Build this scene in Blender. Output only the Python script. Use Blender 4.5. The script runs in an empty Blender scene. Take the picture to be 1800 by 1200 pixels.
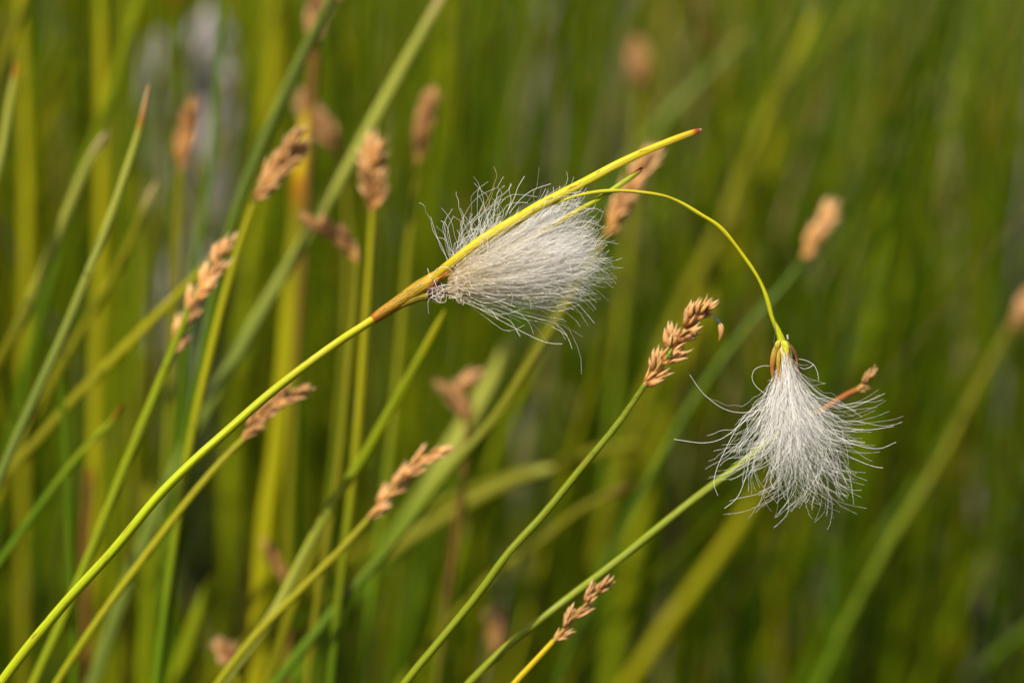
import bpy, math, random
import numpy as np

sc = bpy.context.scene
COL = sc.collection
rng = np.random.default_rng(7)
random.seed(7)

# ------------------------------------------------------------------ camera
PITCH = math.radians(14)
VIEW = np.array([0, math.cos(PITCH), -math.sin(PITCH)])
UP = np.array([0, math.sin(PITCH), math.cos(PITCH)])
RIGHT = np.array([1.0, 0, 0])
F = np.array([0, 0, 0.32])          # sharp point: the middle of the picture, 32 cm over the bog
D = 0.5
CAM = F - VIEW * D
cd = bpy.data.cameras.new('camera')
cam = bpy.data.objects.new('camera', cd)
COL.objects.link(cam)
cam.location = CAM
cam.rotation_euler = (math.pi / 2 - PITCH, 0, 0)
cd.lens = 100
cd.sensor_width = 36
cd.clip_start = 0.02
cd.clip_end = 500
cd.dof.use_dof = True
cd.dof.focus_distance = D + 0.001
cd.dof.aperture_fstop = 7.1
sc.camera = cam

# ------------------------------------------------------------------ sky, sun, exposure
sun_dir = RIGHT * -0.32 + UP * 0.74 - VIEW * 0.60
sun_dir = sun_dir / np.linalg.norm(sun_dir)
w = bpy.data.worlds.new('World')
sc.world = w
w.use_nodes = True
nt = w.node_tree
sky = nt.nodes.new('ShaderNodeTexSky')
sky.sky_type = 'NISHITA'
sky.sun_disc = False
sky.sun_elevation = math.asin(sun_dir[2])
sky.sun_rotation = math.atan2(sun_dir[0], sun_dir[1])
sky.dust_density = 5.0
sky.ozone_density = 0.5
bgn = nt.nodes['Background']
bgn.inputs['Strength'].default_value = 0.05
nt.links.new(sky.outputs[0], bgn.inputs['Color'])
ld = bpy.data.lights.new('sun', 'SUN')
ld.energy = 4.6
ld.angle = math.radians(0.5)
ld.color = (1.0, 0.92, 0.78)
sun = bpy.data.objects.new('sun', ld)
COL.objects.link(sun)
sun.location = (-1, -1, 2)
from mathutils import Vector
sun.rotation_euler = Vector(sun_dir).to_track_quat('Z', 'Y').to_euler()
sc.view_settings.view_transform = 'Standard'
sc.view_settings.look = 'None'
sc.view_settings.exposure = 0.78
sc.view_settings.gamma = 1.0
sc.cycles.diffuse_bounces = 10
sc.cycles.max_bounces = 16
sc.cycles.adaptive_threshold = 0.008

# ------------------------------------------------------------------ coordinates
def at(px, py, dz=0.0):
    """world point seen at photo pixel (px, py), dz metres behind the sharp plane"""
    d = D + dz
    s = d * 0.36 / 1800
    return CAM + VIEW * d + RIGHT * (px - 900) * s + UP * (600 - py) * s

def at_many(a, dz=0.0):
    return np.array([at(p[0], p[1], dz + (p[2] * 1e-4 if len(p) > 2 else 0)) for p in a])

# ------------------------------------------------------------------ materials
def nodes(name):
    m = bpy.data.materials.new(name)
    m.use_nodes = True
    n = m.node_tree
    n.nodes.clear()
    return m, n.nodes, n.links

def leaf_material(name, rough=0.42, trans=0.22, bump=0.25, streak=(9, 9, 60), lo=0.72, hi=1.25, spots=None, spec=0.5):
    m, N, L = nodes(name)
    out = N.new('ShaderNodeOutputMaterial')
    a = N.new('ShaderNodeAttribute'); a.attribute_name = 'col'
    sp = N.new('ShaderNodeAttribute'); sp.attribute_name = 'sp'
    mp = N.new('ShaderNodeVectorMath'); mp.operation = 'MULTIPLY'
    mp.inputs[1].default_value = streak
    L.new(sp.outputs['Vector'], mp.inputs[0])
    nz = N.new('ShaderNodeTexNoise'); nz.inputs['Scale'].default_value = 1.0; nz.inputs['Detail'].default_value = 4
    L.new(mp.outputs[0], nz.inputs['Vector'])
    mr = N.new('ShaderNodeMapRange')
    mr.inputs['From Min'].default_value = 0.3; mr.inputs['From Max'].default_value = 0.7
    mr.inputs['To Min'].default_value = lo; mr.inputs['To Max'].default_value = hi
    L.new(nz.outputs['Fac'], mr.inputs['Value'])
    mul = N.new('ShaderNodeVectorMath'); mul.operation = 'MULTIPLY'
    L.new(a.outputs['Color'], mul.inputs[0]); L.new(mr.outputs[0], mul.inputs[1])
    colour = mul.outputs[0]
    if spots:
        scale, thr, sc_col = spots
        m2 = N.new('ShaderNodeVectorMath'); m2.operation = 'MULTIPLY'; m2.inputs[1].default_value = scale
        L.new(sp.outputs['Vector'], m2.inputs[0])
        n2 = N.new('ShaderNodeTexNoise'); n2.inputs['Scale'].default_value = 1.0; n2.inputs['Detail'].default_value = 3
        L.new(m2.outputs[0], n2.inputs['Vector'])
        r2 = N.new('ShaderNodeMapRange'); r2.inputs['From Min'].default_value = thr; r2.inputs['From Max'].default_value = thr + 0.06
        L.new(n2.outputs['Fac'], r2.inputs['Value'])
        mx = N.new('ShaderNodeMix'); mx.data_type = 'RGBA'
        L.new(r2.outputs[0], mx.inputs['Factor']); L.new(colour, mx.inputs['A']); mx.inputs['B'].default_value = (*sc_col, 1)
        colour = mx.outputs['Result']
    p = N.new('ShaderNodeBsdfPrincipled')
    p.inputs['Roughness'].default_value = rough
    p.inputs['Specular IOR Level'].default_value = spec
    L.new(colour, p.inputs['Base Color'])
    b = N.new('ShaderNodeBump'); b.inputs['Strength'].default_value = bump; b.inputs['Distance'].default_value = 0.0002
    L.new(nz.outputs['Fac'], b.inputs['Height']); L.new(b.outputs[0], p.inputs['Normal'])
    if trans > 0:
        t = N.new('ShaderNodeBsdfTranslucent'); L.new(colour, t.inputs['Color'])
        ms = N.new('ShaderNodeMixShader'); ms.inputs[0].default_value = trans
        L.new(p.outputs[0], ms.inputs[1]); L.new(t.outputs[0], ms.inputs[2])
        L.new(ms.outputs[0], out.inputs['Surface'])
    else:
        L.new(p.outputs[0], out.inputs['Surface'])
    return m

def hair_material():
    m, N, L = nodes('cotton_hair')
    out = N.new('ShaderNodeOutputMaterial')
    a = N.new('ShaderNodeAttribute'); a.attribute_name = 'col'
    p = N.new('ShaderNodeBsdfPrincipled')
    p.inputs['Roughness'].default_value = 0.28
    p.inputs['Specular IOR Level'].default_value = 0.6
    L.new(a.outputs['Color'], p.inputs['Base Color'])
    t = N.new('ShaderNodeBsdfTranslucent'); L.new(a.outputs['Color'], t.inputs['Color'])
    ms = N.new('ShaderNodeMixShader'); ms.inputs[0].default_value = 0.5
    L.new(p.outputs[0], ms.inputs[1]); L.new(t.outputs[0], ms.inputs[2])
    L.new(ms.outputs[0], out.inputs['Surface'])
    return m

M_BLADE = leaf_material('blade_green', rough=0.5, trans=0.3, streak=(5, 5, 45), spec=.12)
M_CULM = leaf_material('culm_ridged', rough=0.34, trans=0.12, bump=0.9, streak=(6, 6, 30), lo=0.74, hi=1.2, spec=.3,
                       spots=((1.3, 1.3, 210), 0.64, (.20, .13, .01)))
M_BRACT = leaf_material('bract_yellow', rough=0.4, trans=0.25, bump=0.9, streak=(5, 5, 30), lo=0.76, hi=1.16, spec=.3,
                        spots=((1.6, 1.6, 380), 0.615, (0.22, 0.055, 0.004)))
M_SHEATH = leaf_material('sheath_brown', rough=0.5, trans=0.05, bump=0.8, streak=(6, 6, 250), lo=0.4, hi=1.35, spec=.25,
                         spots=((5, 5, 1400), 0.58, (0.10, 0.045, 0.008)))
M_SCALE = leaf_material('seed_scale', rough=0.55, spec=.3, trans=0.15, bump=0.5, streak=(3, 3, 1500), lo=0.5, hi=1.3)
M_DARK = leaf_material('dark_scale', rough=0.35, trans=0.0, bump=0.8, streak=(4, 4, 1200), lo=0.4, hi=1.5)
M_HAIR = hair_material()

# ------------------------------------------------------------------ mesh collecting
class Mesh:
    def __init__(s):
        s.v, s.f, s.c, s.sp, s.n = [], [], [], [], 0
    def add(s, V, Fc, C, SP):
        s.v.append(V); s.f.append(Fc + s.n); s.c.append(C); s.sp.append(SP); s.n += len(V)
    def build(s, name, mat, parent=None, origin=None):
        V = np.concatenate(s.v); Fq = np.concatenate(s.f); C = np.concatenate(s.c); SP = np.concatenate(s.sp)
        o0 = np.zeros(3) if origin is None else np.array(origin)
        me = bpy.data.meshes.new(name)
        me.vertices.add(len(V)); me.vertices.foreach_set('co', (V - o0).astype(np.float32).ravel())
        k = Fq.shape[1]
        me.loops.add(len(Fq) * k); me.loops.foreach_set('vertex_index', Fq.astype(np.int32).ravel())
        me.polygons.add(len(Fq)); me.polygons.foreach_set('loop_start', np.arange(0, len(Fq) * k, k, dtype=np.int32))
        me.polygons.foreach_set('loop_total', np.full(len(Fq), k, dtype=np.int32))
        me.polygons.foreach_set('use_smooth', np.ones(len(Fq), dtype=bool))
        me.update(calc_edges=True)
        ca = me.attributes.new('col', 'FLOAT_COLOR', 'POINT')
        ca.data.foreach_set('color', np.concatenate([C, np.ones((len(C), 1))], 1).astype(np.float32).ravel())
        sa = me.attributes.new('sp', 'FLOAT_VECTOR', 'POINT')
        sa.data.foreach_set('vector', SP.astype(np.float32).ravel())
        me.materials.append(mat)
        ob = bpy.data.objects.new(name, me)
        COL.objects.link(ob)
        if parent is not None:
            ob.parent = parent
            ob.location = o0 - np.array(parent.location)
        else:
            ob.location = o0
        return ob

def spline(P, n):
    P = np.asarray(P, float)
    if len(P) == 2:
        P = np.array([P[0], (P[0] + P[1]) / 2, P[1]])
    seg = np.linalg.norm(np.diff(P, axis=0), axis=1)
    t = np.concatenate([[0], np.cumsum(np.sqrt(seg))])
    E = np.vstack([2 * P[0] - P[1], P, 2 * P[-1] - P[-2]])
    te = np.concatenate([[t[0] - (t[1] - t[0])], t, [t[-1] + (t[-1] - t[-2])]])
    u = np.linspace(t[0], t[-1], n)
    out = []
    for x in u:
        i = min(max(int(np.searchsorted(t, x, 'right')) - 1, 0), len(P) - 2)
        t0, t1, t2, t3 = te[i:i + 4]; p0, p1, p2, p3 = E[i:i + 4]
        a1 = (t1 - x) / (t1 - t0) * p0 + (x - t0) / (t1 - t0) * p1
        a2 = (t2 - x) / (t2 - t1) * p1 + (x - t1) / (t2 - t1) * p2
        a3 = (t3 - x) / (t3 - t2) * p2 + (x - t2) / (t3 - t2) * p3
        b1 = (t2 - x) / (t2 - t0) * a1 + (x - t0) / (t2 - t0) * a2
        b2 = (t3 - x) / (t3 - t1) * a2 + (x - t1) / (t3 - t1) * a3
        out.append((t2 - x) / (t2 - t1) * b1 + (x - t1) / (t2 - t1) * b2)
    return np.array(out)

def tube(mesh, P, R, cols, sides=8, flat=1.0, ref=None, seed=0.0, keel=0.0, twist=0.0):
    """tube along P; R half width; flat = thickness / width; ref = direction the flat side faces"""
    P = np.asarray(P); n = len(P)
    R = np.broadcast_to(np.asarray(R, float), (n,))
    T = np.gradient(P, axis=0); T /= np.linalg.norm(T, axis=1)[:, None] + 1e-12
    rf = -VIEW if ref is None else ref
    A = np.cross(T, rf); la = np.linalg.norm(A, axis=1)[:, None]
    A = A / np.maximum(la, 1e-9)
    B = np.cross(A, T)
    if twist:
        ph = np.linspace(0, twist, n)[:, None]
        A, B = A * np.cos(ph) + B * np.sin(ph), B * np.cos(ph) - A * np.sin(ph)
    th = np.arange(sides) / sides * 2 * math.pi
    ct, st = np.cos(th), np.sin(th)
    kb = 1 + keel * np.maximum(0, st) ** 6
    V = P[:, None] + A[:, None] * (R[:, None] * ct)[..., None] + B[:, None] * (R[:, None] * st * flat * kb)[..., None]
    L = np.concatenate([[0], np.cumsum(np.linalg.norm(np.diff(P, axis=0), axis=1))])
    SP = np.stack([np.broadcast_to(ct, (n, sides)) + seed, np.broadcast_to(st, (n, sides)) + seed * 1.7,
                   np.broadcast_to(L[:, None], (n, sides)) + seed], -1)
    C = np.broadcast_to(np.asarray(cols, float).reshape(-1, 1, 3), (n, sides, 3)) if np.ndim(cols) > 1 else np.broadcast_to(np.asarray(cols, float), (n, sides, 3))
    i = np.arange(n - 1)[:, None] * sides; j = np.arange(sides)[None]; j2 = (j + 1) % sides
    Q = np.stack([i + j, i + j2, i + sides + j2, i + sides + j], -1).reshape(-1, 4)
    mesh.add(V.reshape(-1, 3), Q, C.reshape(-1, 3), SP.reshape(-1, 3))

def grad(stops, n):
    """stops [(t, colour)] -> n colours"""
    t = np.linspace(0, 1, n)
    ts = [s[0] for s in stops]
    return np.stack([np.interp(t, ts, [s[1][k] for s in stops]) for k in range(3)], 1)

def root_down(P):
    """carry a plant's visible line (tip first) on down into the ground"""
    P = [np.array(p) for p in P]
    t = P[-1] - P[-2]; t /= np.linalg.norm(t)
    down = np.array([0, 0, -1.0])
    p = P[-1].copy()
    k = 0
    while p[2] > -0.004 and k < 60:
        t = t * 0.86 + down * 0.14; t /= np.linalg.norm(t)
        p = p + t * 0.02
        P.append(p.copy()); k += 1
    return P

LABELS = {}
def tag(o, label=None, cat=None, group=None, kind=None):
    if label: o['label'] = label
    if cat: o['category'] = cat
    if group: o['group'] = group
    if kind: o['kind'] = kind
    return o

def empty(name, loc):
    e = bpy.data.objects.new(name, None)
    e.empty_display_size = 0.01
    COL.objects.link(e); e.location = loc
    return e

G = {
 'green': (.082, .150, .002), 'deep': (.048, .092, .002), 'yg': (.180, .225, .002), 'lime': (.30, .40, .004),
 'olive': (.165, .165, .003), 'oy': (.28, .27, .003), 'blue': (.150, .200, .030), 'pale': (.31, .33, .05),
 'tan': (.42, .27, .12), 'orange': (.34, .12, .006), 'brown': (.15, .075, .015), 'yellow': (.58, .44, .004),
 'straw': (.40, .32, .14), 'grey': (.24, .22, .17), 'rust': (.27, .085, .008)}

# ------------------------------------------------------------------ the setting: bog ground and standing water
def ground():
    n = 220
    u = np.linspace(-1, 1, n); g = np.sign(u) * (np.abs(u) ** 3.2) * 60
    X, Y = np.meshgrid(g, g + 1.0)
    Z = np.zeros_like(X)
    for k in range(7):
        fr = 1.6 * 1.75 ** k; a = 0.010 / (1 + k * 0.6)
        ph = rng.uniform(0, 6.28, 4); dr = rng.uniform(0, 3.14)
        c, s_ = math.cos(dr), math.sin(dr)
        Z += a * np.sin(fr * (X * c + Y * s_) + ph[0]) * np.sin(fr * (-X * s_ + Y * c) * 1.1 + ph[1])
    V = np.stack([X, Y, Z - 0.002], -1).reshape(-1, 3)
    i = np.arange(n - 1)[:, None] * n; j = np.arange(n - 1)[None]
    Q = np.stack([i + j, i + j + 1, i + n + j + 1, i + n + j], -1).reshape(-1, 4)
    m = Mesh(); m.add(V, Q, np.tile([.05, .045, .02], (len(V), 1)), V)
    mat, N, L = nodes('peat_and_moss')
    out = N.new('ShaderNodeOutputMaterial'); p = N.new('ShaderNodeBsdfPrincipled')
    tc = N.new('ShaderNodeTexCoord')
    n1 = N.new('ShaderNodeTexNoise'); n1.inputs['Scale'].default_value = 9; n1.inputs['Detail'].default_value = 8
    cr = N.new('ShaderNodeValToRGB')
    e = cr.color_ramp.elements
    e[0].position = .34; e[0].color = (.020, .015, .006, 1)
    e[1].position = .66; e[1].color = (.085, .095, .008, 1)
    x = e.new(.5); x.color = (.04, .045, .006, 1)
    L.new(tc.outputs['Object'], n1.inputs['Vector']); L.new(n1.outputs[0], cr.inputs[0]); L.new(cr.outputs[0], p.inputs['Base Color'])
    p.inputs['Roughness'].default_value = 0.9
    b = N.new('ShaderNodeBump'); b.inputs['Strength'].default_value = 0.8; b.inputs['Distance'].default_value = 0.01
    n2 = N.new('ShaderNodeTexNoise'); n2.inputs['Scale'].default_value = 160; n2.inputs['Detail'].default_value = 5
    L.new(tc.outputs['Object'], n2.inputs['Vector']); L.new(n2.outputs[0], b.inputs['Height']); L.new(b.outputs[0], p.inputs['Normal'])
    L.new(p.outputs[0], out.inputs['Surface'])
    tag(m.build('ground', mat), kind='structure')
    # water lying in the hollows
    V = np.array([[-60, -59, 0], [60, -59, 0], [60, 61, 0], [-60, 61, 0]], float); V[:, 2] = 0.0
    m = Mesh(); m.add(V, np.array([[0, 1, 2, 3]]), np.zeros((4, 3)), V)
    mat, N, L = nodes('bog_water')
    out = N.new('ShaderNodeOutputMaterial'); p = N.new('ShaderNodeBsdfPrincipled')
    p.inputs['Base Color'].default_value = (.018, .014, .006, 1); p.inputs['Roughness'].default_value = 0.06
    p.inputs['Specular IOR Level'].default_value = 0.6
    tc = N.new('ShaderNodeTexCoord')
    n2 = N.new('ShaderNodeTexNoise'); n2.inputs['Scale'].default_value = 14
    b = N.new('ShaderNodeBump'); b.inputs['Strength'].default_value = 0.15; b.inputs['Distance'].default_value = 0.01
    L.new(tc.outputs['Object'], n2.inputs['Vector']); L.new(n2.outputs[0], b.inputs['Height']); L.new(b.outputs[0], p.inputs['Normal'])
    L.new(p.outputs[0], out.inputs['Surface'])
    tag(m.build('water', mat), kind='structure')
ground()

# ------------------------------------------------------------------ the nodding cottongrass
base = np.array(root_down(at_many([(60, 1125), (7, 1193)])))[-1]
root = empty('cottongrass', (base[0], base[1], 0.0))
tag(root, 'sharp yellow-green cottongrass stalk nodding right with two white cotton tufts', 'cottongrass')

pts = at_many([(664, 556), (632, 577), (600, 598), (533, 646), (467, 698), (400, 757), (347, 804), (283, 867), (200, 966), (107, 1068), (7, 1193)])
pts = spline(root_down(pts), 150)
pts[3:] += (RIGHT * .9e-4 + UP * .9e-4) * (np.sin(np.linspace(0, 37, 147)) * .8 + np.sin(np.linspace(1, 83, 147)) * .4)[:, None]
n = len(pts); m = Mesh()
tt = np.linspace(0, 1, n)
R = np.interp(tt, [0, .05, .3, .6, 1], [7.2, 7.6, 9.2, 10.5, 12]) * 1e-4
tube(m, pts, R, grad([(0, (.48, .42, .004)), (.03, (.42, .42, .003)), (.2, (.34, .42, .003)), (.5, (.36, .38, .003)), (1, (.25, .25, .01))], n), 14, .92, keel=.12, seed=.3)
m.build('culm', M_CULM, root)

# brown sheath that opens round the heads
m = Mesh()
pts = spline(at_many([(656, 562), (668, 553), (700, 532), (730, 512), (756, 496), (780, 480), (800, 464)]), 40)
tt = np.linspace(0, 1, 40)
R = np.interp(tt, [0, .04, .35, .55, .75, .9, 1], [8.0, 9.2, 12.5, 15, 13.5, 8, 5]) * 1e-4
tube(m, pts, R, grad([(0, (.34, .10, .003)), (.1, (.34, .15, .003)), (.4, (.31, .20, .003)), (.8, (.42, .27, .004)), (1, (.5, .38, .004))], 40), 16, .85, seed=.9, keel=.1)
m.build('sheath', M_SHEATH, root)
# lower lip of the sheath
m = Mesh()
pts = spline(at_many([(690, 545, -3), (715, 530, -4), (738, 521, -3), (757, 520, -2), (772, 519, 0), (790, 519, 2)]), 24)
R = np.interp(np.linspace(0, 1, 24), [0, .3, .6, .85, 1], [4, 9, 8.5, 4, 1]) * 1e-4
tube(m, pts, R, grad([(0, (.3, .2, .006)), (.5, (.27, .22, .01)), (.8, (.16, .11, .02)), (1, (.1, .05, .02))], 24), 10, .7, seed=1.9)
m.build('sheath_lip', M_SHEATH, root)

def scale_leaf(mesh, a, b, wd, cols, bend=(0, 0, 0), flat=.35, k=12, ref=None, seed=None):
    """a pointed husk from a to b"""
    a = np.array(a, float); b = np.array(b, float); t = np.linspace(0, 1, k)[:, None]
    P = a + (b - a) * t + np.array(bend) * (4 * t * (1 - t))
    tt = t[:, 0]
    R = wd * np.clip(np.sin(np.pi * np.clip(tt, 0, 1) ** .62) ** 1.15, .03, 1) + wd * .04
    R[-1] = wd * .02
    tube(mesh, P, R, grad(cols, k), 8, flat, ref=ref, seed=rng.uniform(0, 9) if seed is None else seed)

def px_scale(mesh, a, b, wpx, cols, bend=(0, 0, 0), flat=.35, ref=None):
    bw = (RIGHT * bend[0] - UP * bend[1] + VIEW * bend[2]) * 1e-4
    scale_leaf(mesh, at_many([a])[0], at_many([b])[0], wpx * 1e-4, cols, bw, flat, ref=ref)

for a, b, wp, c1, c2, bd in [
        ((748, 512, -12), (791, 497, -14), 7, (.05, .012, .003), (.02, .006, .006), (0, 3, -3)),
        ((752, 520, -9), (796, 507, -10), 6, (.03, .009, .004), (.015, .006, .006), (0, 3, -3)),
        ((752, 505, -14), (778, 486, -15), 4, (.25, .07, .004), (.12, .03, .004), (0, 1, -2)),
        ((766, 496, -15), (797, 471, -15), 2.6, (.2, .05, .003), (.5, .12, .004), (0, -1, -2))]:
    m = Mesh(); px_scale(m, a, b, wp, [(0, c1), (1, c2)], bd, .5)
    m.build('dark_husk', M_DARK, root)
m = Mesh()
tube(m, spline(at_many([(760, 499, -15), (775, 488, -16), (792, 480, -15)]), 10), np.interp(np.linspace(0, 1, 10), [0, .5, .85, 1], [1, 3, 2.6, .4]) * 1e-4, (.6, .5, .006), 8, .5)
m.build('bract_stub', M_BRACT, root)

# the two pointed bracts
m = Mesh()
pts = spline(at_many([(748, 500, -6), (773, 478, -10), (808, 450, -16), (850, 419, -20), (902, 388, -22), (955, 357, -22), (1025, 321, -20), (1095, 284, -16), (1165, 253, -10), (1212, 235, -4), (1233, 228, 0)]), 120)
tt = np.linspace(0, 1, 120)
R = np.interp(tt, [0, .1, .3, .5, .7, .9, .975, 1], [5.5, 8.0, 8.6, 8.2, 7.6, 6.2, 5.2, 2.4]) * 1e-4
c = grad([(0, (.46, .31, .004)), (.2, (.58, .47, .004)), (.6, (.60, .54, .004)), (.85, (.62, .50, .004)), (.945, (.60, .40, .004)), (.965, (.40, .07, .004)), (.985, (.24, .03, .004)), (1, (.5, .4, .3))], 120)
tube(m, pts, R, c, 12, .42, keel=.5, seed=2.2, ref=-VIEW * .9 + UP * .3)
m.build('long_bract', M_BRACT, root)
m = Mesh()
pts = spline(at_many([(800, 482, 6), (870, 452, 10), (930, 420, 2), (958, 405, -8), (990, 386, -12), (1025, 365, -12), (1070, 338, -8), (1105, 314, -4), (1122, 302, 0), (1129, 294, 0)]), 90)
R = np.interp(np.linspace(0, 1, 90), [0, .4, .7, .9, .97, 1], [4.6, 5, 5.4, 5.2, 4.0, 1.2]) * 1e-4
c = grad([(0, (.5, .40, .005)), (.45, (.52, .47, .004)), (.7, (.36, .42, .004)), (.88, (.30, .36, .006)), (.95, (.28, .12, .006)), (1, (.06, .02, .005))], 90)
tube(m, pts, R, c, 12, .6, keel=.4, seed=4.1, ref=-VIEW * .8 + UP * .6)
m.build('short_bract', M_BRACT, root)
# arching peduncle that carries the hanging head
m = Mesh()
pts = spline(at_many([(800, 472, 8), (880, 415, -4), (940, 373, -14), (983, 354, -19), (1018, 343, -22), (1060, 338, -18), (1112, 337, -10), (1165, 345, -4), (1200, 358, 0), (1235, 377, 0), (1262, 396, 0), (1288, 424, 0), (1312, 457, 0), (1335, 496, 0), (1350, 530, 0), (1358, 560, 0), (1368, 582, 0), (1376, 602, 0)]), 140)
R = np.interp(np.linspace(0, 1, 140), [0, .35, .8, .93, .97, 1], [2.6, 3.1, 3.3, 4.0, 5.6, 8]) * 1e-4
R = R * (1 + .09 * np.sin(np.linspace(0, 60, 140)) + .09 * np.sin(np.linspace(0, 23, 140)))
pts += (RIGHT * .5e-4 + UP * 1.0e-4) * (np.sin(np.linspace(0, 41, 140)) * .7 + np.sin(np.linspace(2, 17, 140)))[:, None]
tube(m, pts, R, grad([(0, (.5, .45, .01)), (.7, (.54, .50, .01)), (1, (.42, .46, .01))], 140), 10, .8, seed=5.2, keel=.2)
m.build('peduncle', M_CULM, root)

# ---- cotton hairs: each a thin curved thread; arrays of N hairs x K points in picture-size units
SKEW = VIEW * 1
def hair_mesh(mesh, P, R, C):
    """P (N,K,3) world, R (N,K), C (N,K,3)"""
    N_, K = P.shape[:2]
    T = np.gradient(P, axis=1); T /= np.linalg.norm(T, axis=2, keepdims=True) + 1e-12
    rf = -VIEW + rng.normal(0, .3, (N_, 1, 3))
    A = np.cross(T, rf); A /= np.linalg.norm(A, axis=2, keepdims=True) + 1e-12
    B = np.cross(A, T)
    S = 3
    th = np.arange(S) / S * 2 * math.pi
    V = P[:, :, None] + A[:, :, None] * (R[..., None] * np.cos(th))[..., None] + B[:, :, None] * (R[..., None] * np.sin(th))[..., None]
    idx = np.arange(N_ * K * S).reshape(N_, K, S)
    a = idx[:, :-1]; b = idx[:, 1:]
    Q = np.stack([a, np.roll(a, -1, 2), np.roll(b, -1, 2), b], -1).reshape(-1, 4)
    Cc = np.broadcast_to(C[:, :, None], (N_, K, S, 3))
    mesh.add(V.reshape(-1, 3), Q, Cc.reshape(-1, 3), V.reshape(-1, 3))

def px3(a):
    """(…,3) picture coordinates (x, y, depth) -> world, 0.1 mm per unit at the sharp plane"""
    return F + RIGHT * (a[..., :1] - 900) * 1e-4 + UP * (600 - a[..., 1:2]) * 1e-4 + VIEW * a[..., 2:3] * 1e-4

def threads(start, mid, end, K, wob, curl):
    """quadratic curves with low-frequency waviness and a curl near the tip"""
    N_ = len(start); t = np.linspace(0, 1, K)[None, :, None]
    P = start[:, None] * (1 - t) ** 2 + mid[:, None] * 2 * t * (1 - t) + end[:, None] * t ** 2
    L = np.linalg.norm(end - start, axis=1)[:, None, None]
    for fr, am in ((1.5, 1.0), (3.3, .45), (6.5, .16)):
        ph = rng.uniform(0, 6.28, (N_, 1, 3)); f = fr * rng.uniform(.6, 1.4, (N_, 1, 1))
        P = P + np.sin(t * 6.28 * f + ph) * L * wob * .6 * am * rng.normal(0, 1, (N_, 1, 3)) * t
    ang = rng.normal(0, 1, (N_, 1, 1)) * curl
    s = np.clip((t - .72) / .28, 0, 1) ** 2
    perp = np.stack([-(end - start)[:, 1], (end - start)[:, 0], rng.normal(0, 1, N_) * 40], 1)[:, None]
    return P + perp * s * ang

cream = np.array([.92, .80, .56]); white = np.array([.98, .965, .94])
def hair_cols(N_, K, warm_to=.45):
    t = np.linspace(0, 1, K)[None, :, None]
    k = np.clip(t / warm_to, 0, 1)
    c = cream * (1 - k) + white * k
    return np.clip(c * rng.uniform(.80, 1.08, (N_, 1, 1)), 0, .985)

def dirs(ang):  # picture angle in degrees, anticlockwise from right
    a = np.radians(ang); return np.stack([np.cos(a), -np.sin(a)], -1)

# left tuft ---------------------------------------------------------------
def left_body(N_, rad, wob, K=14, lmin=.75, spread=1.0):
    # silky body running right from the sheath; each thread follows its own line in the bundle
    q = rng.normal(0, .42, N_) * spread                      # -1 lower edge .. 1 upper edge
    q = np.clip(q, -.78, 1.25)
    dep = rng.normal(0, .5, N_)
    st = np.stack([rng.uniform(786, 835, N_), 0 * q, dep * 16], 1)
    st[:, 1] = 497 - (st[:, 0] - 786) * .12 - q * 17 - np.clip(q, 0, 9) * (st[:, 0] - 786) * .35
    L = rng.beta(4.2, 1.7, N_) * 262 * lmin / .75 * (1 - .10 * np.abs(q)) 
    ang = 14.5 + q * 15 + rng.normal(0, 6, N_)
    end = np.concatenate([st[:, :2] + dirs(ang) * L[:, None], (dep * 55 + rng.normal(0, 12, N_))[:, None]], 1)
    mid = (st + end) / 2
    mid[:, 1] += -1 - q * 9 + rng.normal(0, 7, N_)             # the bundle bellies out, then closes
    mid[:, 2] += dep * 26
    P = px3(threads(st, mid, end, K, wob, .10))
    R = np.broadcast_to(np.linspace(1, .7, K)[None] * rad, (N_, K)) * rng.uniform(.7, 1.25, (N_, 1)) * 1e-4
    return P, R, hair_cols(N_, K, .8)

tuft = Mesh()
P, R_, C_ = left_body(1700, .22, .016); hair_mesh(tuft, P, R_, C_)
P, R_, C_ = left_body(1300, .20, .014, lmin=.5); hair_mesh(tuft, P, R_, C_ * .97)
P, R_, C_ = left_body(600, .36, .032, 24, .79, 1.2); hair_mesh(tuft, P, R_, C_)
# tangled threads lying across the body
N_ = 110
st = np.stack([rng.uniform(815, 985, N_), rng.uniform(435, 500, N_), rng.uniform(-60, -25, N_)], 1)
ang = rng.normal(10, 45, N_); L = rng.uniform(20, 75, N_)
end = np.concatenate([st[:, :2] + dirs(ang) * L[:, None], (st[:, 2] + rng.normal(0, 8, N_))[:, None]], 1)
mid = (st + end) / 2 + rng.normal(0, 9, (N_, 3))
hair_mesh(tuft, px3(threads(st, mid, end, 16, .05, .2)), np.full((N_, 16), .36e-4), hair_cols(N_, 16, .1))
# hairs blown up past the bract
N_ = 105
st = np.stack([rng.uniform(796, 860, N_), rng.uniform(450, 478, N_), rng.uniform(2, 30, N_)], 1)
st[:, 1] = 478 - (st[:, 0] - 796) * .6 + rng.uniform(0, 12, N_)
ang = rng.normal(72, 20, N_); L = rng.beta(3, 2.6, N_) * 135 + 22
L = L * rng.uniform(.7, 1.15, N_)
end = np.concatenate([st[:, :2] + dirs(ang) * L[:, None], (st[:, 2] + rng.normal(0, 25, N_))[:, None]], 1)
mid = (st + end) / 2 + np.stack([rng.normal(-10, 14, N_), rng.normal(0, 10, N_), 0 * ang], 1)
hair_mesh(tuft, px3(threads(st, mid, end, 20, .05, .2)), np.full((N_, 20), .33e-4), hair_cols(N_, 20, .1))
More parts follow.
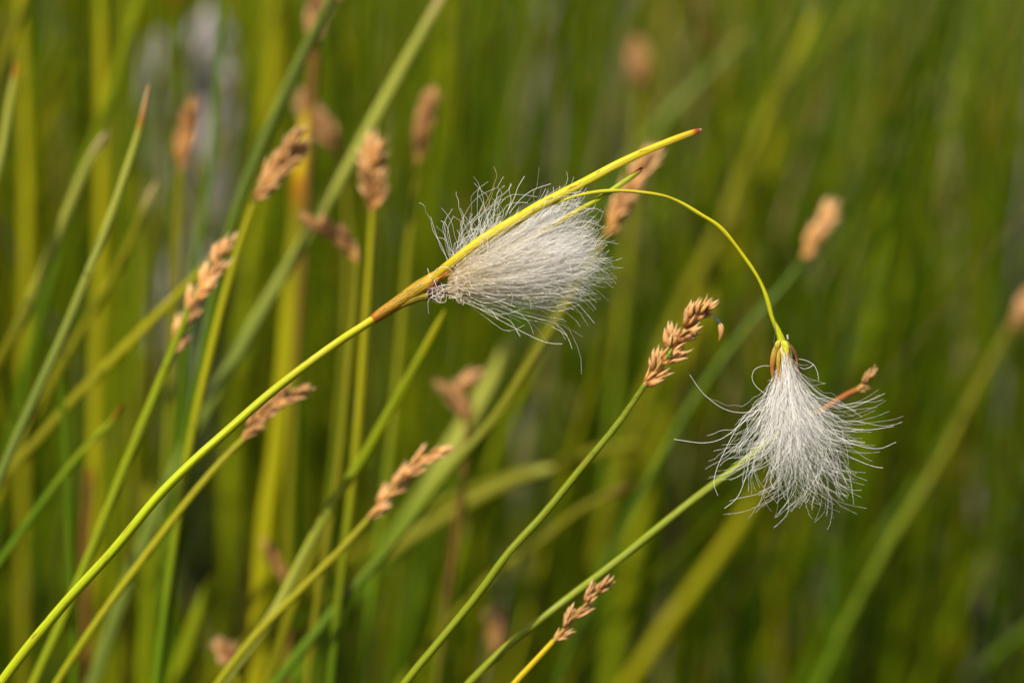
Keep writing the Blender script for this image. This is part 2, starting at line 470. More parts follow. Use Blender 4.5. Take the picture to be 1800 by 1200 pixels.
# hairs over the top to the right, behind the bract
N_ = 170
st = np.stack([rng.uniform(850, 930, N_), 0 * ang[:1].repeat(N_), rng.uniform(0, 30, N_)], 1)
st[:, 1] = 440 - (st[:, 0] - 850) * .5 + rng.uniform(0, 20, N_)
ang = rng.normal(27, 11, N_); L = rng.beta(3, 2, N_) * 120 + 40
end = np.concatenate([st[:, :2] + dirs(ang) * L[:, None], (st[:, 2] + rng.normal(0, 20, N_))[:, None]], 1)
mid = (st + end) / 2 + rng.normal(0, 8, (N_, 3))
hair_mesh(tuft, px3(threads(st, mid, end, 18, .03, .12)), np.full((N_, 18), .38e-4), hair_cols(N_, 18, .1))
# loose threads curving under the body
N_ = 46
st = np.stack([rng.uniform(785, 830, N_), rng.uniform(505, 522, N_), rng.uniform(-26, 0, N_)], 1)
ang = rng.normal(-9, 9, N_); L = rng.beta(3, 2, N_) * 190 + 40
end = np.concatenate([st[:, :2] + dirs(ang) * L[:, None], (st[:, 2] + rng.normal(0, 25, N_))[:, None]], 1)
mid = (st + end) / 2 + np.stack([0 * L, rng.normal(12, 10, N_), 0 * L], 1)
hair_mesh(tuft, px3(threads(st, mid, end, 20, .025, .15)), np.full((N_, 20), .45e-4), hair_cols(N_, 20, .3))
# frizzy scraps at the foot of the tuft
N_ = 70
st = np.stack([rng.uniform(760, 815, N_), rng.uniform(508, 524, N_), rng.uniform(-30, -6, N_)], 1)
end = st + rng.normal(0, 1, (N_, 3)) * np.array([15, 9, 9]); mid = (st + end) / 2 + rng.normal(0, 12, (N_, 3))
hair_mesh(tuft, px3(threads(st, mid, end, 14, .12, .3)), np.full((N_, 14), .5e-4), hair_cols(N_, 14, .9))

def single(mesh, pts, r, col=white, K=26):
    P = spline(px3(np.array([list(p) + [0] * (3 - len(p)) for p in pts], float)), K)[None]
    hair_mesh(mesh, P, np.full((1, K), r * 1e-4), np.broadcast_to(np.array(col), (1, K, 3)))

for pp in [[(790, 470, 5), (780, 440, 5), (768, 415, 2), (757, 381, 0)], [(800, 465, 8), (792, 425, 5), (784, 395, 0), (775, 388, 0)],
           [(893, 370, 10), (905, 345, 8), (910, 330, 4), (922, 310, 0)], [(890, 378, 10), (898, 350, 8), (895, 335, 2), (898, 322, 0)],
           [(895, 375, 8), (915, 350, 4), (935, 335, 0), (968, 323, 0)], [(800, 490, -30), (795, 478, -34), (785, 470, -34), (768, 474, -30), (758, 488, -26), (752, 472, -22)],
           [(795, 468, -34), (806, 476, -36), (803, 496, -38), (812, 502, -38), (822, 494, -38), (815, 486, -36), (801, 490, -36), (806, 506, -36), (850, 520, -30), (900, 545, -20)],
           [(806, 480, -36), (830, 500, -36), (870, 520, -32), (920, 522, -20), (960, 540, -10), (992, 561, 0)],
           [(930, 500, -30), (960, 520, -30), (985, 535, -20), (1000, 545, -10)], [(960, 500, -20), (1000, 510, -20), (1030, 525, -10), (1048, 544, 0)],
           [(800, 520, -20), (840, 535, -20), (880, 548, -10), (915, 566, 0)], [(1010, 470, 0), (1030, 480, 0), (1045, 492, 0), (1056, 498, 0)],
           [(860, 535, -8), (930, 540, -6), (965, 540, 0), (1009, 543, 0)], [(985, 395, 0), (1020, 400, 0), (1040, 385, 0), (1058, 366, 0)]]:
    single(tuft, pp, .46)
single(tuft, [(845, 372, 5), (860, 345, 5), (868, 325, 3), (873, 308, 0), (868, 293, 0)], .8, (.5, .38, .15))
single(tuft, [(850, 372, 5), (862, 350, 5), (869, 328, 3)], .5, (.6, .5, .3))
t1 = tuft.build('cotton_tuft', M_HAIR, root)
tag(t1, 'dense silky cream white tuft under the long yellow bract')

# hanging tuft ------------------------------------------------------------
head = empty('hanging_head', (0, 0, 0))
head.parent = root; head.location = (0, 0, 0)
tag(head, 'hanging white cotton tuft splayed like a brush')
def build_in(mesh, name, mat, par):
    ob = mesh.build(name, mat)
    ob.parent = par
    ob.matrix_parent_inverse.identity()
    ob.location = -np.array(root.location)
    return ob
m = Mesh()
px_scale(m, (1374, 594, 0), (1384, 680, 0), 17, [(0, (.35, .42, .01)), (.2, (.5, .42, .12)), (1, (.7, .6, .4))], (0, 0, 0), .9)
build_in(m, 'receptacle', M_SCALE, head)
for a, b, wp, c0, c1, bd in [
        ((1368, 600, -6), (1361, 678, -11), 5.2, (.36, .30, .02), (.30, .09, .012), (-7, 0, -5)),
        ((1370, 612, -13), (1374, 682, -17), 3.6, (.34, .30, .02), (.36, .20, .02), (-4, 0, -4)),
        ((1382, 602, -6), (1401, 648, -9), 3.4, (.10, .05, .012), (.12, .045, .012), (6, -4, -3)),
        ((1386, 606, 2), (1408, 676, 4), 4, (.07, .03, .012), (.16, .07, .02), (5, 0, 0)),
        ((1378, 598, -12), (1386, 632, -16), 6, (.44, .48, .01), (.5, .46, .02), (0, 0, -3)),
        ((1371, 597, -9), (1366, 622, -12), 5, (.44, .48, .01), (.3, .18, .02), (-3, 0, -3)),
        ((1372, 605, 10), (1376, 670, 16), 9, (.2, .1, .02), (.2, .08, .02), (0, 0, 5))]:
    m = Mesh(); px_scale(m, a, b, wp, [(0, c0), (.6, c1), (1, (.5, .3, .12))], bd, .28)
    build_in(m, 'husk', M_SCALE, head)

def right_body(N_, rad, wob, K=20, narrow=1.0, lens=1.0):
    q = rng.normal(.03, .44, N_) * narrow
    q = np.clip(q, -1.1, 1.12)
    dep = rng.normal(0, .5, N_)
    yy = rng.uniform(616, 690, N_)
    st = np.stack([1376 + (yy - 600) * .12 + q * (yy - 596) * .28 + rng.normal(0, 2, N_), yy, dep * 12 - 6], 1)
    L = (rng.beta(4.2, 1.7, N_) * 260 * lens) * (1 - .22 * np.abs(q))
    a0 = -86 + q * 16                                        # leaves the head pointing down
    a1 = -81 + q * 41 + rng.normal(0, 7, N_)                 # and splays out
    mid = np.concatenate([st[:, :2] + dirs(a0) * (L * .48)[:, None], (st[:, 2] + dep * 26)[:, None]], 1)
    end = np.concatenate([st[:, :2] + dirs(a1) * L[:, None], (st[:, 2] + dep * 78 + rng.normal(0, 14, N_))[:, None]], 1)
    P = px3(threads(st, mid, end, K, wob, .16))
    R = np.broadcast_to(np.linspace(1, .75, K)[None] * rad, (N_, K)) * rng.uniform(.7, 1.2, (N_, 1)) * 1e-4
    return P, R, hair_cols(N_, K, .12)
tuft = Mesh()
P, R_, C_ = right_body(430, .34, .038, 28); hair_mesh(tuft, P, R_, C_)
P, R_, C_ = right_body(110, .32, .044, 28, 1.25); hair_mesh(tuft, P, R_, C_)
P, R_, C_ = right_body(900, .26, .016, 16, .6, .6); hair_mesh(tuft, P, R_, C_)
for pp in [[(1360, 700, -10), (1320, 730, -8), (1270, 770, 0), (1240, 778, 0), (1185, 772, 0)],
           [(1340, 720, 0), (1300, 725, 0), (1270, 717, 0), (1235, 690, 0), (1212, 658, 0)],
           [(1395, 700, 10), (1440, 745, 8), (1500, 780, 0), (1545, 788, 0), (1575, 777, 0)],
           [(1400, 690, 0), (1450, 740, 0), (1520, 755, 0), (1571, 749, 0)],
           [(1400, 670, -6), (1430, 695, -4), (1470, 710, 0), (1505, 722, 0)],
           [(1398, 630, 0), (1415, 633, 0), (1430, 641, 0), (1437, 655, 0), (1439, 668, 0)],
           [(1402, 642, 0), (1412, 648, 0), (1424, 645, 0), (1430, 640, 0)],
           [(1350, 695, 0), (1330, 680, 0), (1322, 665, 0), (1326, 650, 0), (1340, 643, 0), (1355, 643, 0)],
           [(1345, 700, 0), (1310, 730, 0), (1275, 790, 0), (1258, 830, 0), (1255, 850, 0), (1262, 871, 0)],
           [(1320, 790, 0), (1310, 840, 0), (1295, 875, 0), (1274, 893, 0)],
           [(1470, 790, 0), (1510, 810, 0), (1538, 820, 0), (1552, 822, 0)]]:
    single(tuft, pp, .44)
single(tuft, [(1361, 560, -4), (1362, 585, -6), (1359, 603, -8)], .5, (.25, .22, .18))
single(tuft, [(1384, 588, 0), (1385, 596, 0)], 2.2, (.7, .7, .72), 5)
build_in(tuft, 'cotton_tuft', M_HAIR, head)

# ------------------------------------------------------------------ brown sedge spikes
def perigynium(mesh, p, d, ln, wd, shade, tipcol):
    side = np.cross(d, rng.normal(0, 1, 3)); side /= np.linalg.norm(side) + 1e-9
    cb = np.array((.21, .060, .010)) * shade; cm = np.array((.47, .235, .065)) * shade
    scale_leaf(mesh, p, p + d * ln, wd, [(0, cb), (.35, cm), (.75, cm * .6 + np.array(tipcol) * .5), (1, tipcol)],
               side * ln * .07, .55, 9, ref=side)

def sedge(label, spike_pts, stem_pts, dz, wpx, colour, nspk=6, size=1.0, fine=False, fat=1.0, pale=1.0, tipcol=(.66, .46, .24), extra=None, neck=.12):
    """spike_pts and stem_pts in photo pixels, spike base first; stem from spike base down"""
    sc_ = (D + dz) / D * 1e-4
    if not fine: size *= .85; fat *= .72; pale *= 1.18; nspk += 2; wk = 1.3
    else: wk = 1.0
    stem = at_many(stem_pts, dz)
    stem = root_down(stem)
    root_ = empty('sedge', (stem[-1][0], stem[-1][1], 0.0))
    tag(root_, label, 'sedge', 'sedges bearing brown seed spikes')
    pts = spline(stem, 70); t = np.linspace(0, 1, 70)
    R = np.interp(t, [0, .1, 1], [wpx * .38, wpx * .5, wpx * .62]) * sc_
    c0, c1 = (colour if isinstance(colour, tuple) else (colour, colour))
    m = Mesh(); tube(m, pts, R, grad([(0, G[c0]), (neck, G[c0]), (neck * 2.2, G[c1]), (1, G[c1])], 70) * rng.uniform(.9, 1.1), 9, .85, seed=rng.uniform(0, 9))
    m.build('culm', M_CULM, root_)
    sp_ = spline(at_many(spike_pts, dz), 40)
    m = Mesh(); tube(m, sp_, np.linspace(wpx * .36, wpx * .15, 40) * sc_, (.38, .22, .04), 7, 1, seed=1)
    m.build('rachis', M_CULM, root_)
    for k in range(nspk):
        u = (k + .15) / nspk
        i = int(u * 37); p = sp_[i]; ax = sp_[min(i + 3, 39)] - sp_[max(i - 1, 0)]; ax /= np.linalg.norm(ax)
        sd = np.cross(ax, VIEW); sd /= np.linalg.norm(sd)
        sgn = 1 if k % 2 else -1
        if k == nspk - 1: sgn = 0
        dep = rng.normal(0, .25)
        sax = ax + sd * sgn * .42 * fat + VIEW * dep; sax /= np.linalg.norm(sax)
        ln = size * wk * (58 - 16 * abs(u - .4)) * sc_ * rng.uniform(.85, 1.1)
        ns = 13 if fine else 12
        sh = pale * rng.uniform(.85, 1.15)
        body = Mesh()
        scale_leaf(body, p, p + sax * ln * .8, 9 * size * sc_ * fat, [(0, np.array((.2, .07, .014)) * sh), (1, np.array((.5, .26, .08)) * sh)], flat=.9)
        parts = []
        for q in range(ns):
            v = q / ns
            az = q * 2.4 + k
            b2 = np.cross(sax, sd); rad = sd * math.cos(az) + b2 * math.sin(az)
            d = sax + rad * (.55 * (1 - v * .8)) * fat * rng.uniform(.7, 1.3); d /= np.linalg.norm(d)
            pp = p + sax * ln * v * .58 + rad * 4 * size * sc_ * fat
            L_ = size * wk * rng.uniform(26, 38) * sc_
            if q % 3 == 0: L_ *= 1.15
            mm = Mesh() if fine else body
            perigynium(mm, pp, d, L_, size * rng.uniform(3.9, 6.7) * sc_, sh * rng.uniform(.75, 1.2), np.array(tipcol) * rng.uniform(.75, 1.15))
            if fine: parts.append(mm)
        so = body.build('spikelet', M_SCALE, root_)
        for mm in parts:
            ob = mm.build('seed_scale', M_SCALE)
            ob.parent = so; ob.location = -np.array(root_.location) - np.array(so.location)
    if extra: extra(root_, sc_)
    return root_

def hook_husk(root_, sc_):
    m = Mesh(); a = at(1265, 566, .012); b = at(1263, 600, .012)
    scale_leaf(m, a, b, 5.5e-4, [(0, (.55, .35, .15)), (1, (.45, .16, .02))], RIGHT * 4e-4)
    tube(m, spline([at(1255, 556, .012), at(1261, 562, .012), at(1265, 567, .012)], 6), 2.5e-4, (.4, .45, .5), 6)
    m.build('hanging_husk', M_SCALE, root_)
    m = Mesh(); tube(m, spline([at(1171, 632, .0105), at(1176, 622, .010), at(1181, 612, .0105)], 8), [1.5e-4, 2.4e-4, 2.8e-4, 2.8e-4, 2.8e-4, 2.6e-4, 2e-4, 1e-4], (.16, .36, .01), 6)
    m.build('green_scale', M_CULM, root_)

sedge('sharpest sedge with golden brown seed spike in the middle beside the hanging tuft', [(1133, 677), (1165, 632), (1200, 585), (1245, 535)],
      [(1133, 677), (1090, 740), (1020, 825), (955, 905), (895, 970), (840, 1045), (770, 1130), (712, 1200)], .012, 14, ('yg', 'yg'), 7, .95, True, 1.0, 1.1, extra=hook_husk)
sedge('sedge passing behind the hanging tuft with orange neck and tiny brown head', [(1505, 686), (1516, 678), (1526, 666), (1532, 655)],
      [(1508, 684), (1482, 697), (1440, 724), (1370, 762), (1300, 818), (1210, 885), (1080, 990), (985, 1062), (900, 1128), (825, 1200)], .022, 14, ('rust', 'yg'), 3, .46, True, .9, .75, neck=.034)
sedge('short sedge with two-part brown spike beside the diagonal stem at bottom centre', [(972, 1128), (1005, 1090), (1040, 1050), (1070, 1022)],
      [(974, 1125), (940, 1162), (905, 1200)], .017, 12, ('yellow', 'oy'), 5, .72, True, .85, 1.0)
sedge('sedge with pale pinkish brown forked spike at lower centre left', [(648, 910), (690, 860), (735, 815), (775, 795)],
      [(648, 912), (600, 965), (520, 1045), (455, 1110), (385, 1200)], .045, 15, ('oy', 'yg'), 6, .85, False, .9, 1.2, (.75, .5, .3))
sedge('sedge whose brown spike shows just below the cottongrass stalk', [(428, 772), (455, 735), (490, 705), (520, 690)],
      [(430, 770), (385, 815), (330, 880), (250, 985), (190, 1065), (100, 1200)], .040, 14, ('oy', 'yg'), 6, .82, False, 1.0, .9, (.55, .34, .2))
sedge('pale sedge with straw coloured spike in the left middle, stem curving to lower left', [(300, 625), (335, 545), (365, 490), (402, 425)],
      [(345, 510), (322, 570), (290, 650), (245, 760), (200, 870), (160, 970), (110, 1090), (60, 1200)], .050, 18, ('yg', 'yg'), 7, .88, False, .95, 1.5, (.88, .68, .44))
sedge('sedge with brown spike touching the bright yellow blade', [(448, 352), (475, 315), (500, 285), (520, 250)],
      [(445, 358), (420, 430), (395, 520), (365, 640), (330, 800), (300, 1000)], .062, 15, ('oy', 'green'), 6, .95, False, 1.0, 1.0)
sedge('upright sedge with bushy brown spike above the leaning brown spike', [(655, 372), (656, 335), (655, 300), (653, 262)],
      [(655, 372), (650, 460), (640, 600), (625, 800), (600, 1010)], .072, 15, ('oy', 'green'), 6, .95, False, 1.3, 1.0)
sedge('sedge with reddish brown spike left of the upper centre', [(735, 285), (740, 245), (748, 210), (754, 180)],
      [(735, 287), (722, 400), (708, 560), (690, 760), (660, 1000)], .115, 15, ('olive', 'green'), 6, .85, False, .8, .75, (.5, .26, .12))
sedge('sedge with brown stem whose spike leans to the left', [(628, 462), (610, 432), (585, 410), (556, 393)],
      [(628, 462), (622, 560), (612, 650), (600, 780), (585, 890), (560, 1050)], .075, 15, ('olive', 'olive'), 5, .85, False, .8, .95, (.55, .34, .2))
sedge('sedge with tan spike behind the tips of the two bracts, long stem to bottom left', [(1065, 415), (1090, 365), (1115, 320), (1145, 275)],
      [(1062, 420), (1010, 510), (940, 625), (870, 735), (800, 815), (690, 955), (590, 1070), (490, 1195)], .075, 18, ('olive', 'green'), 7, 1.0, False, .85, 1.2, (.66, .46, .28))
sedge('blurred sedge with pale tan spike at right above the orange-necked head', [(1412, 455), (1425, 430), (1440, 405), (1458, 375)],
      [(1410, 460), (1370, 510), (1300, 590), (1210, 720), (1120, 880)], .13, 11, ('green', 'deep'), 5, .85, False, .75, 1.1, (.6, .44, .28))
sedge('blurred sedge with orange brown spike before the grey stump', [(318, 300), (322, 270), (328, 240), (333, 210)],
      [(318, 302), (312, 400), (305, 540), (300, 700), (290, 900)], .115, 17, ('olive', 'green'), 6, .9, False, .8, .9, (.6, .32, .12))
sedge('blurred sedge with dull brown spike tilting left beside the yellow blade', [(592, 268), (578, 245), (560, 220), (545, 190)],
      [(592, 270), (610, 360), (612, 480), (600, 700), (580, 900)], .14, 14, ('olive', 'green'), 5, .95, False, 1.0, .8, (.5, .3, .2))
sedge('blurred sedge with brown hooked spike in front of the pale green broad blade', [(822, 745), (812, 715), (800, 690), (828, 668)],
      [(822, 747), (815, 830), (800, 950), (780, 1100)], .115, 13, ('brown', 'green'), 4, .85, False, 1.1, .85, (.55, .34, .22))
sedge('blurred sedge with small round brown head at bottom left', [(415, 1180), (410, 1170), (405, 1158), (400, 1148)],
      [(415, 1182), (418, 1215)], .09, 12, ('oy', 'green'), 3, .7, False, 1.3, 1.0, (.6, .42, .3))
sedge('faint blurred sedge with dull brown spike near the top right of centre', [(1125, 160), (1124, 140), (1122, 120), (1120, 100)],
      [(1125, 162), (1118, 260), (1105, 420), (1080, 700)], .25, 16, ('olive', 'green'), 4, .9, False, .9, .8, (.45, .28, .17))
sedge('faint blurred sedge with dull brown head at bottom, left of the short two-part spike', [(868, 1150), (870, 1130), (870, 1115), (872, 1098)],
      [(868, 1150), (862, 1200)], .16, 12, ('olive', 'green'), 4, .8, False, .9, .7, (.45, .3, .2))
sedge('blurred sedge with thin reddish spike left of the bottom centre', [(502, 1028), (494, 1005), (482, 985), (470, 962)],
      [(502, 1030), (508, 1100), (505, 1200)], .11, 11, ('brown', 'olive'), 4, .6, False, .7, .8, (.45, .2, .1))
sedge('blurred sedge with pale spike cut by the right edge', [(1775, 575), (1785, 560), (1795, 545), (1806, 525)],
      [(1772, 580), (1740, 640), (1700, 720), (1650, 815), (1560, 960)], .17, 15, ('olive', 'green'), 4, .8, False, .75, .9, (.5, .38, .25))
sedge('blurred sedge with brown spike cut by the top edge above the grey-green blade', [(545, 80), (552, 50), (560, 20), (600, -12)],
      [(545, 82), (548, 150), (545, 230), (535, 400), (520, 640)], .13, 15, ('brown', 'olive'), 5, .95, False, 1.0, .9, (.5, .36, .26))

# ------------------------------------------------------------------ single blades one can pick out
def blade(name, pts_px, dz, w0, w1, stops, label, group=None, cat='grass blade', flat=.35, tipped=True, sides=8):
    sc_ = (D + dz) / D * 1e-4
    P = root_down(at_many(pts_px, dz)); n = 110
    nv = len(pts_px)
    pts = spline(P, n); t = np.linspace(0, 1, n)
    fr = sum(np.linalg.norm(P[i + 1] - P[i]) for i in range(nv - 1)) / sum(np.linalg.norm(P[i + 1] - P[i]) for i in range(len(P) - 1))
    R = np.interp(t, [0, .06 * fr, .3 * fr, fr, 1.001], [w0 * (.12 if tipped else .8), w0 * .42, (w0 + w1) * .25, w1 * .5, w1 * .5]) * sc_
    m = Mesh(); tube(m, pts, R, grad([(s * fr, G[c] if isinstance(c, str) else c) for s, c in stops], n), sides, flat, seed=rng.uniform(0, 20),
                     ref=-VIEW + RIGHT * rng.normal(0, .3))
    ob = m.build(name, M_BLADE, None, (P[-1][0], P[-1][1], 0.0))
    return tag(ob, label, cat, group or 'grass blades picked out of the meadow')

T = lambda tip, body, low=None: [(0, tip), (.10, tip), (.2, body), (.5, body), (1, low or body)]
B = lambda *a, **k: blade('grass_shoot', *a, **k)
B([(262, 148), (245, 225), (215, 320), (190, 392), (155, 480), (110, 590), (60, 700), (5, 825)], .050, 11, 17, [(0, 'tan'), (.08, 'tan'), (.12, 'orange'), (.16, 'pale'), (.4, 'pale'), (1, 'blue')], 'thin upright blade with tan tip left of the grey stump')
B([(172, -120), (176, 0), (179, 180), (178, 400), (170, 620), (165, 900)], .17, 20, 24, T('yg', 'oy'), 'broad yellow upright blade near the left edge, second from left')
B([(20, -120), (34, 0), (45, 250), (46, 480), (42, 690), (40, 900)], .19, 18, 22, T('oy', 'oy', 'olive'), 'broad dull yellow upright blade nearest the left edge')
B([(620, -90), (580, 0), (520, 125), (470, 235), (430, 335), (395, 450), (370, 570), (345, 700)], .085, 15, 26, T('blue', 'blue', 'green'), 'grey-green blade crossing left of the yellow one from top to left centre')
B([(820, -90), (773, 0), (720, 95), (662, 200), (598, 315), (530, 430), (460, 545), (395, 660), (330, 780)], .10, 15, 24, T('straw', 'pale', 'blue'), 'long slanting grey-green blade from the top edge to the left middle')
B([(556, 60), (548, 150), (538, 230), (530, 300), (518, 420), (505, 600), (485, 800), (470, 900), (455, 1120)], .13, 22, 36, [(0, 'brown'), (.16, 'brown'), (.19, 'yellow'), (.30, 'yellow'), (.34, 'orange'), (.40, 'olive'), (.55, 'oy'), (1, 'oy')], 'bright yellow blade with brown top and orange band')
B([(30, 108), (18, 180), (5, 260), (-20, 360)], .075, 11, 17, T('orange', 'pale'), 'blade with orange tip cut by the left edge')
B([(190, 232), (165, 268), (120, 370), (70, 490), (25, 590), (-30, 690)], .09, 16, 20, T('straw', 'pale', 'olive'), 'tan tipped blade leaning right across the two yellow uprights')
B([(275, 318), (250, 375), (225, 435), (180, 520), (110, 640), (50, 760)], .095, 13, 17, T('straw', 'olive'), 'short tan tipped blade below the stump, leaning right')
B([(395, 425), (350, 480), (290, 540), (220, 610), (140, 690), (60, 780), (-20, 870)], .085, 13, 18, T('olive', 'oy', 'olive'), 'olive blade ending behind the pale straw spike')
B([(220, 708), (190, 745), (160, 775), (105, 840), (50, 915), (0, 985)], .065, 8, 13, T('orange', 'yg', 'green'), 'short blade with orange tip at the lower left edge')
B([(782, 545), (745, 615), (700, 695), (640, 800), (575, 900), (530, 985), (480, 1080), (400, 1190)], .055, 14, 20, T('oy', 'yg', 'pale'), 'yellow-green blade running down from under the cream tuft')
B([(625, 818), (600, 860), (575, 900), (555, 960), (520, 1050)], .075, 12, 17, T('oy', 'straw', 'olive'), 'short straw coloured blade left of the forked pale spike')
B([(900, 590), (870, 660), (825, 740), (780, 815), (740, 885), (690, 960), (610, 1060)], .15, 32, 44, T('pale', 'pale', 'green'), 'very broad pale green blade behind the hooked brown spike')
B([(975, 820), (900, 845), (830, 880), (770, 915), (700, 960)], .14, 20, 22, T('pale', 'olive'), 'flat lying olive blade right of the forked pale spike')
B([(1130, 780), (1050, 795), (960, 825), (870, 850)], .17, 20, 22, T('olive', 'olive'), 'dull olive blade lying across the centre of the lower half')
B([(1110, 850), (1020, 895), (940, 960), (880, 1000), (820, 1060)], .13, 11, 13, T('brown', 'olive'), 'thin brownish blade crossing behind the two diagonal stems')
B([(1440, 10), (1405, 85), (1365, 165), (1310, 290), (1260, 410), (1200, 530), (1150, 650)], .24, 18, 22, T('oy', 'olive', 'olive'), 'long blurred yellow blade slanting from the top right')
B([(1375, 200), (1345, 320), (1290, 450), (1230, 560), (1180, 690), (1130, 880), (1095, 1060)], .30, 22, 28, T('oy', 'oy', 'yg'), 'wide soft yellow-green blade left of the hanging tuft')
B([(1315, 55), (1260, 115), (1190, 185), (1130, 255), (1060, 340)], .25, 15, 17, T('olive', 'blue', 'green'), 'blurred green blade slanting beside the long yellow one at top right')
B([(1195, -60), (1225, 20), (1255, 100), (1275, 170), (1290, 260)], .28, 14, 16, T('rust', 'brown', 'olive'), 'blurred orange brown blade leaning left at the top right')
B([(1830, 500), (1760, 610), (1700, 720), (1620, 845), (1540, 960), (1470, 1080), (1405, 1210)], .30, 11, 13, T('olive', 'green', 'green'), 'long blurred blade slanting down from the right edge')
B([(1860, 1050), (1800, 1110), (1740, 1160), (1690, 1210)], .22, 13, 15, T('olive', 'green'), 'blurred green blade across the bottom right corner')
B([(105, 660), (112, 740), (118, 830), (122, 960)], .08, 8, 12, T('green', 'green'), 'small bright green shoot at the left below the long tan-tipped blade')
B([(1350, 830), (1290, 935), (1230, 1020), (1150, 1130)], .23, 18, 22, T('olive', 'oy'), 'blurred blade going down left from under the hanging tuft')
B([(375, 1010), (355, 1060), (335, 1110), (310, 1190)], .13, 18, 24, T('oy', 'yg'), 'blurred stubby yellow blade at the bottom left')
B([(262, 850), (265, 960), (262, 1060), (255, 1200)], .16, 22, 28, T('oy', 'yg'), 'upright blurred yellow-green blade at the bottom left')
B([(235, 280), (240, 400), (238, 560), (230, 760), (225, 950)], .18, 22, 28, T('oy', 'yg', 'olive'), 'upright yellow-green blade just left of the grey stump')
B([(395, -60), (388, 40), (382, 130), (375, 240), (362, 340), (340, 480), (320, 700)], .13, 12, 15, T('green', 'green'), 'dark green blade standing before the right side of the grey stump')
B([(296, -70), (312, 30), (318, 110), (316, 200), (312, 330), (308, 480)], .20, 9, 12, T('orange', 'green'), 'dull green blade standing before the middle of the grey stump')
B([(275, -100), (250, -10), (220, 80), (190, 180), (150, 290), (115, 400), (70, 560)], .14, 14, 20, T('yg', 'yg', 'green'), 'green blade slanting across the second broad yellow one')
B([(60, -60), (40, 20), (15, 80), (-20, 170)], .11, 15, 17, T('oy', 'olive'), 'olive blade cut by the top left corner')
B([(1000, 480), (975, 560), (940, 640), (900, 730), (860, 830)], .20, 18, 26, T('yg', 'yg'), 'blurred yellow-green blade below the right end of the cream tuft')
B([(1560, 340), (1548, 450), (1535, 560), (1520, 700), (1500, 900)], .30, 22, 26, T('yg', 'yg', 'green'), 'broad soft green upright blade above the hanging tuft at right')
B([(478, -80), (482, 20), (480, 120), (470, 240), (450, 380), (430, 560)], .26, 26, 30, T('yg', 'oy', 'yg'), 'broad bright yellow-green blade right of the grey stump')
B([(222, -80), (226, 20), (224, 120), (218, 240)], .24, 18, 20, T('yg', 'yg'), 'broad green blade at the top left of the grey stump')
B([(160, 820), (155, 880), (150, 940), (150, 1010)], .13, 14, 18, T('rust', 'brown'), 'withered reddish blade at the lower left behind the stalk')

# ------------------------------------------------------------------ grey weathered stump
def stump():
    dz = .36; sc_ = (D + dz) / D * 1e-4
    m = Mesh()
    for prof, dep in (([(375, 12), (368, 60), (358, 130), (354, 230), (342, 300), (336, 360), (332, 420)], 0),
                      ([(282, 55), (282, 100), (288, 180), (300, 250), (318, 320), (328, 380), (330, 430)], -30)):
        P = root_down(at_many(prof, dz + dep * 1e-4)); n = 60
        pts = spline(P, n)
        t = np.linspace(0, 1, n)
        wd = np.interp(t, [0, .03, .10, .25, .4, .6, 1], [8, 38, 72, 84, 48, 26, 30]) if dep == 0 else np.interp(t, [0, .03, .10, .25, .4, .6, 1], [10, 42, 58, 58, 32, 20, 24])
        wd = wd * (1 + .06 * np.sin(t * 40) + .04 * np.sin(t * 97))
        tube(m, pts, wd * sc_, grad([(0, (.32, .29, .30)), (.3, (.27, .25, .26)), (.42, (.05, .07, .01)), (1, (.04, .05, .01))], n), 18, .6, seed=dep)
    o = m.build('stump', M_STONE, None, (P[-1][0], P[-1][1], 0))
    tag(o, 'blurred grey weathered stump with a small dark hollow, upper left', 'stump')
    h = Mesh()
    c = at(345, 138, dz - .010); n = 10
    P = np.array([c + UP * a * sc_ for a in np.linspace(18, -18, n)])
    tube(h, P, np.sin(np.linspace(.12, math.pi - .12, n)) * 16 * sc_, (.012, .011, .012), 12, .6)
    ob = h.build('hollow', M_STONE); ob.parent = o; ob.location = -np.array(o.location)
M_STONE = leaf_material('weathered_grey', rough=.85, trans=0, bump=1.0, streak=(3, 3, 60), lo=.6, hi=1.3, spec=.2)
stump()

# ------------------------------------------------------------------ the meadow behind
def meadow_line(x, y, h, lean, az, droop, n=12):
    t = np.linspace(0, 1, n)
    dx, dy = math.cos(az), math.sin(az)
    off = lean * (t + droop * t ** 2) * h
    z = h * (t - .25 * droop * lean * t ** 3)
    return np.stack([x + dx * off, y + dy * off, z - .004], 1)[::-1]      # tip first

def pick_colour(px, r):
    left = px < 700
    names = ['green', 'yg', 'deep', 'oy', 'olive', 'blue', 'straw', 'brown', 'grey', 'rust']
    pr = [.33, .31, .11, .11, .09, .02, .01, .01, .01, .00] if left else [.42, .25, .13, .03, .08, .02, .03, .00, .04, .00]
    return names[int(rng.choice(10, p=np.array(pr) / sum(pr)))]

WORD = {'green': 'mid green', 'yg': 'yellow-green', 'deep': 'dark green', 'oy': 'dull yellow', 'olive': 'olive', 'blue': 'grey-green',
        'straw': 'straw coloured', 'brown': 'brown', 'grey': 'greyish dead', 'rust': 'rust coloured'}
PLACES = [(110, 'at the left edge'), (230, 'by the broad yellow uprights'), (450, 'around the grey stump'),
          (640, 'around the bright yellow blade'), (790, 'behind the cottongrass sheath'), (920, 'behind the cream tuft'),
          (1060, 'behind the two bract tips'), (1280, 'under the arching stalk'), (1500, 'behind the hanging tuft'),
          (1650, 'right of the hanging tuft'), (9999, 'at the right edge')]
ORD = ['leftmost'] + [w_ + ' from left' for w_ in 'second third fourth fifth sixth seventh eighth ninth tenth eleventh twelfth thirteenth fourteenth fifteenth sixteenth seventeenth eighteenth nineteenth twentieth'.split()]

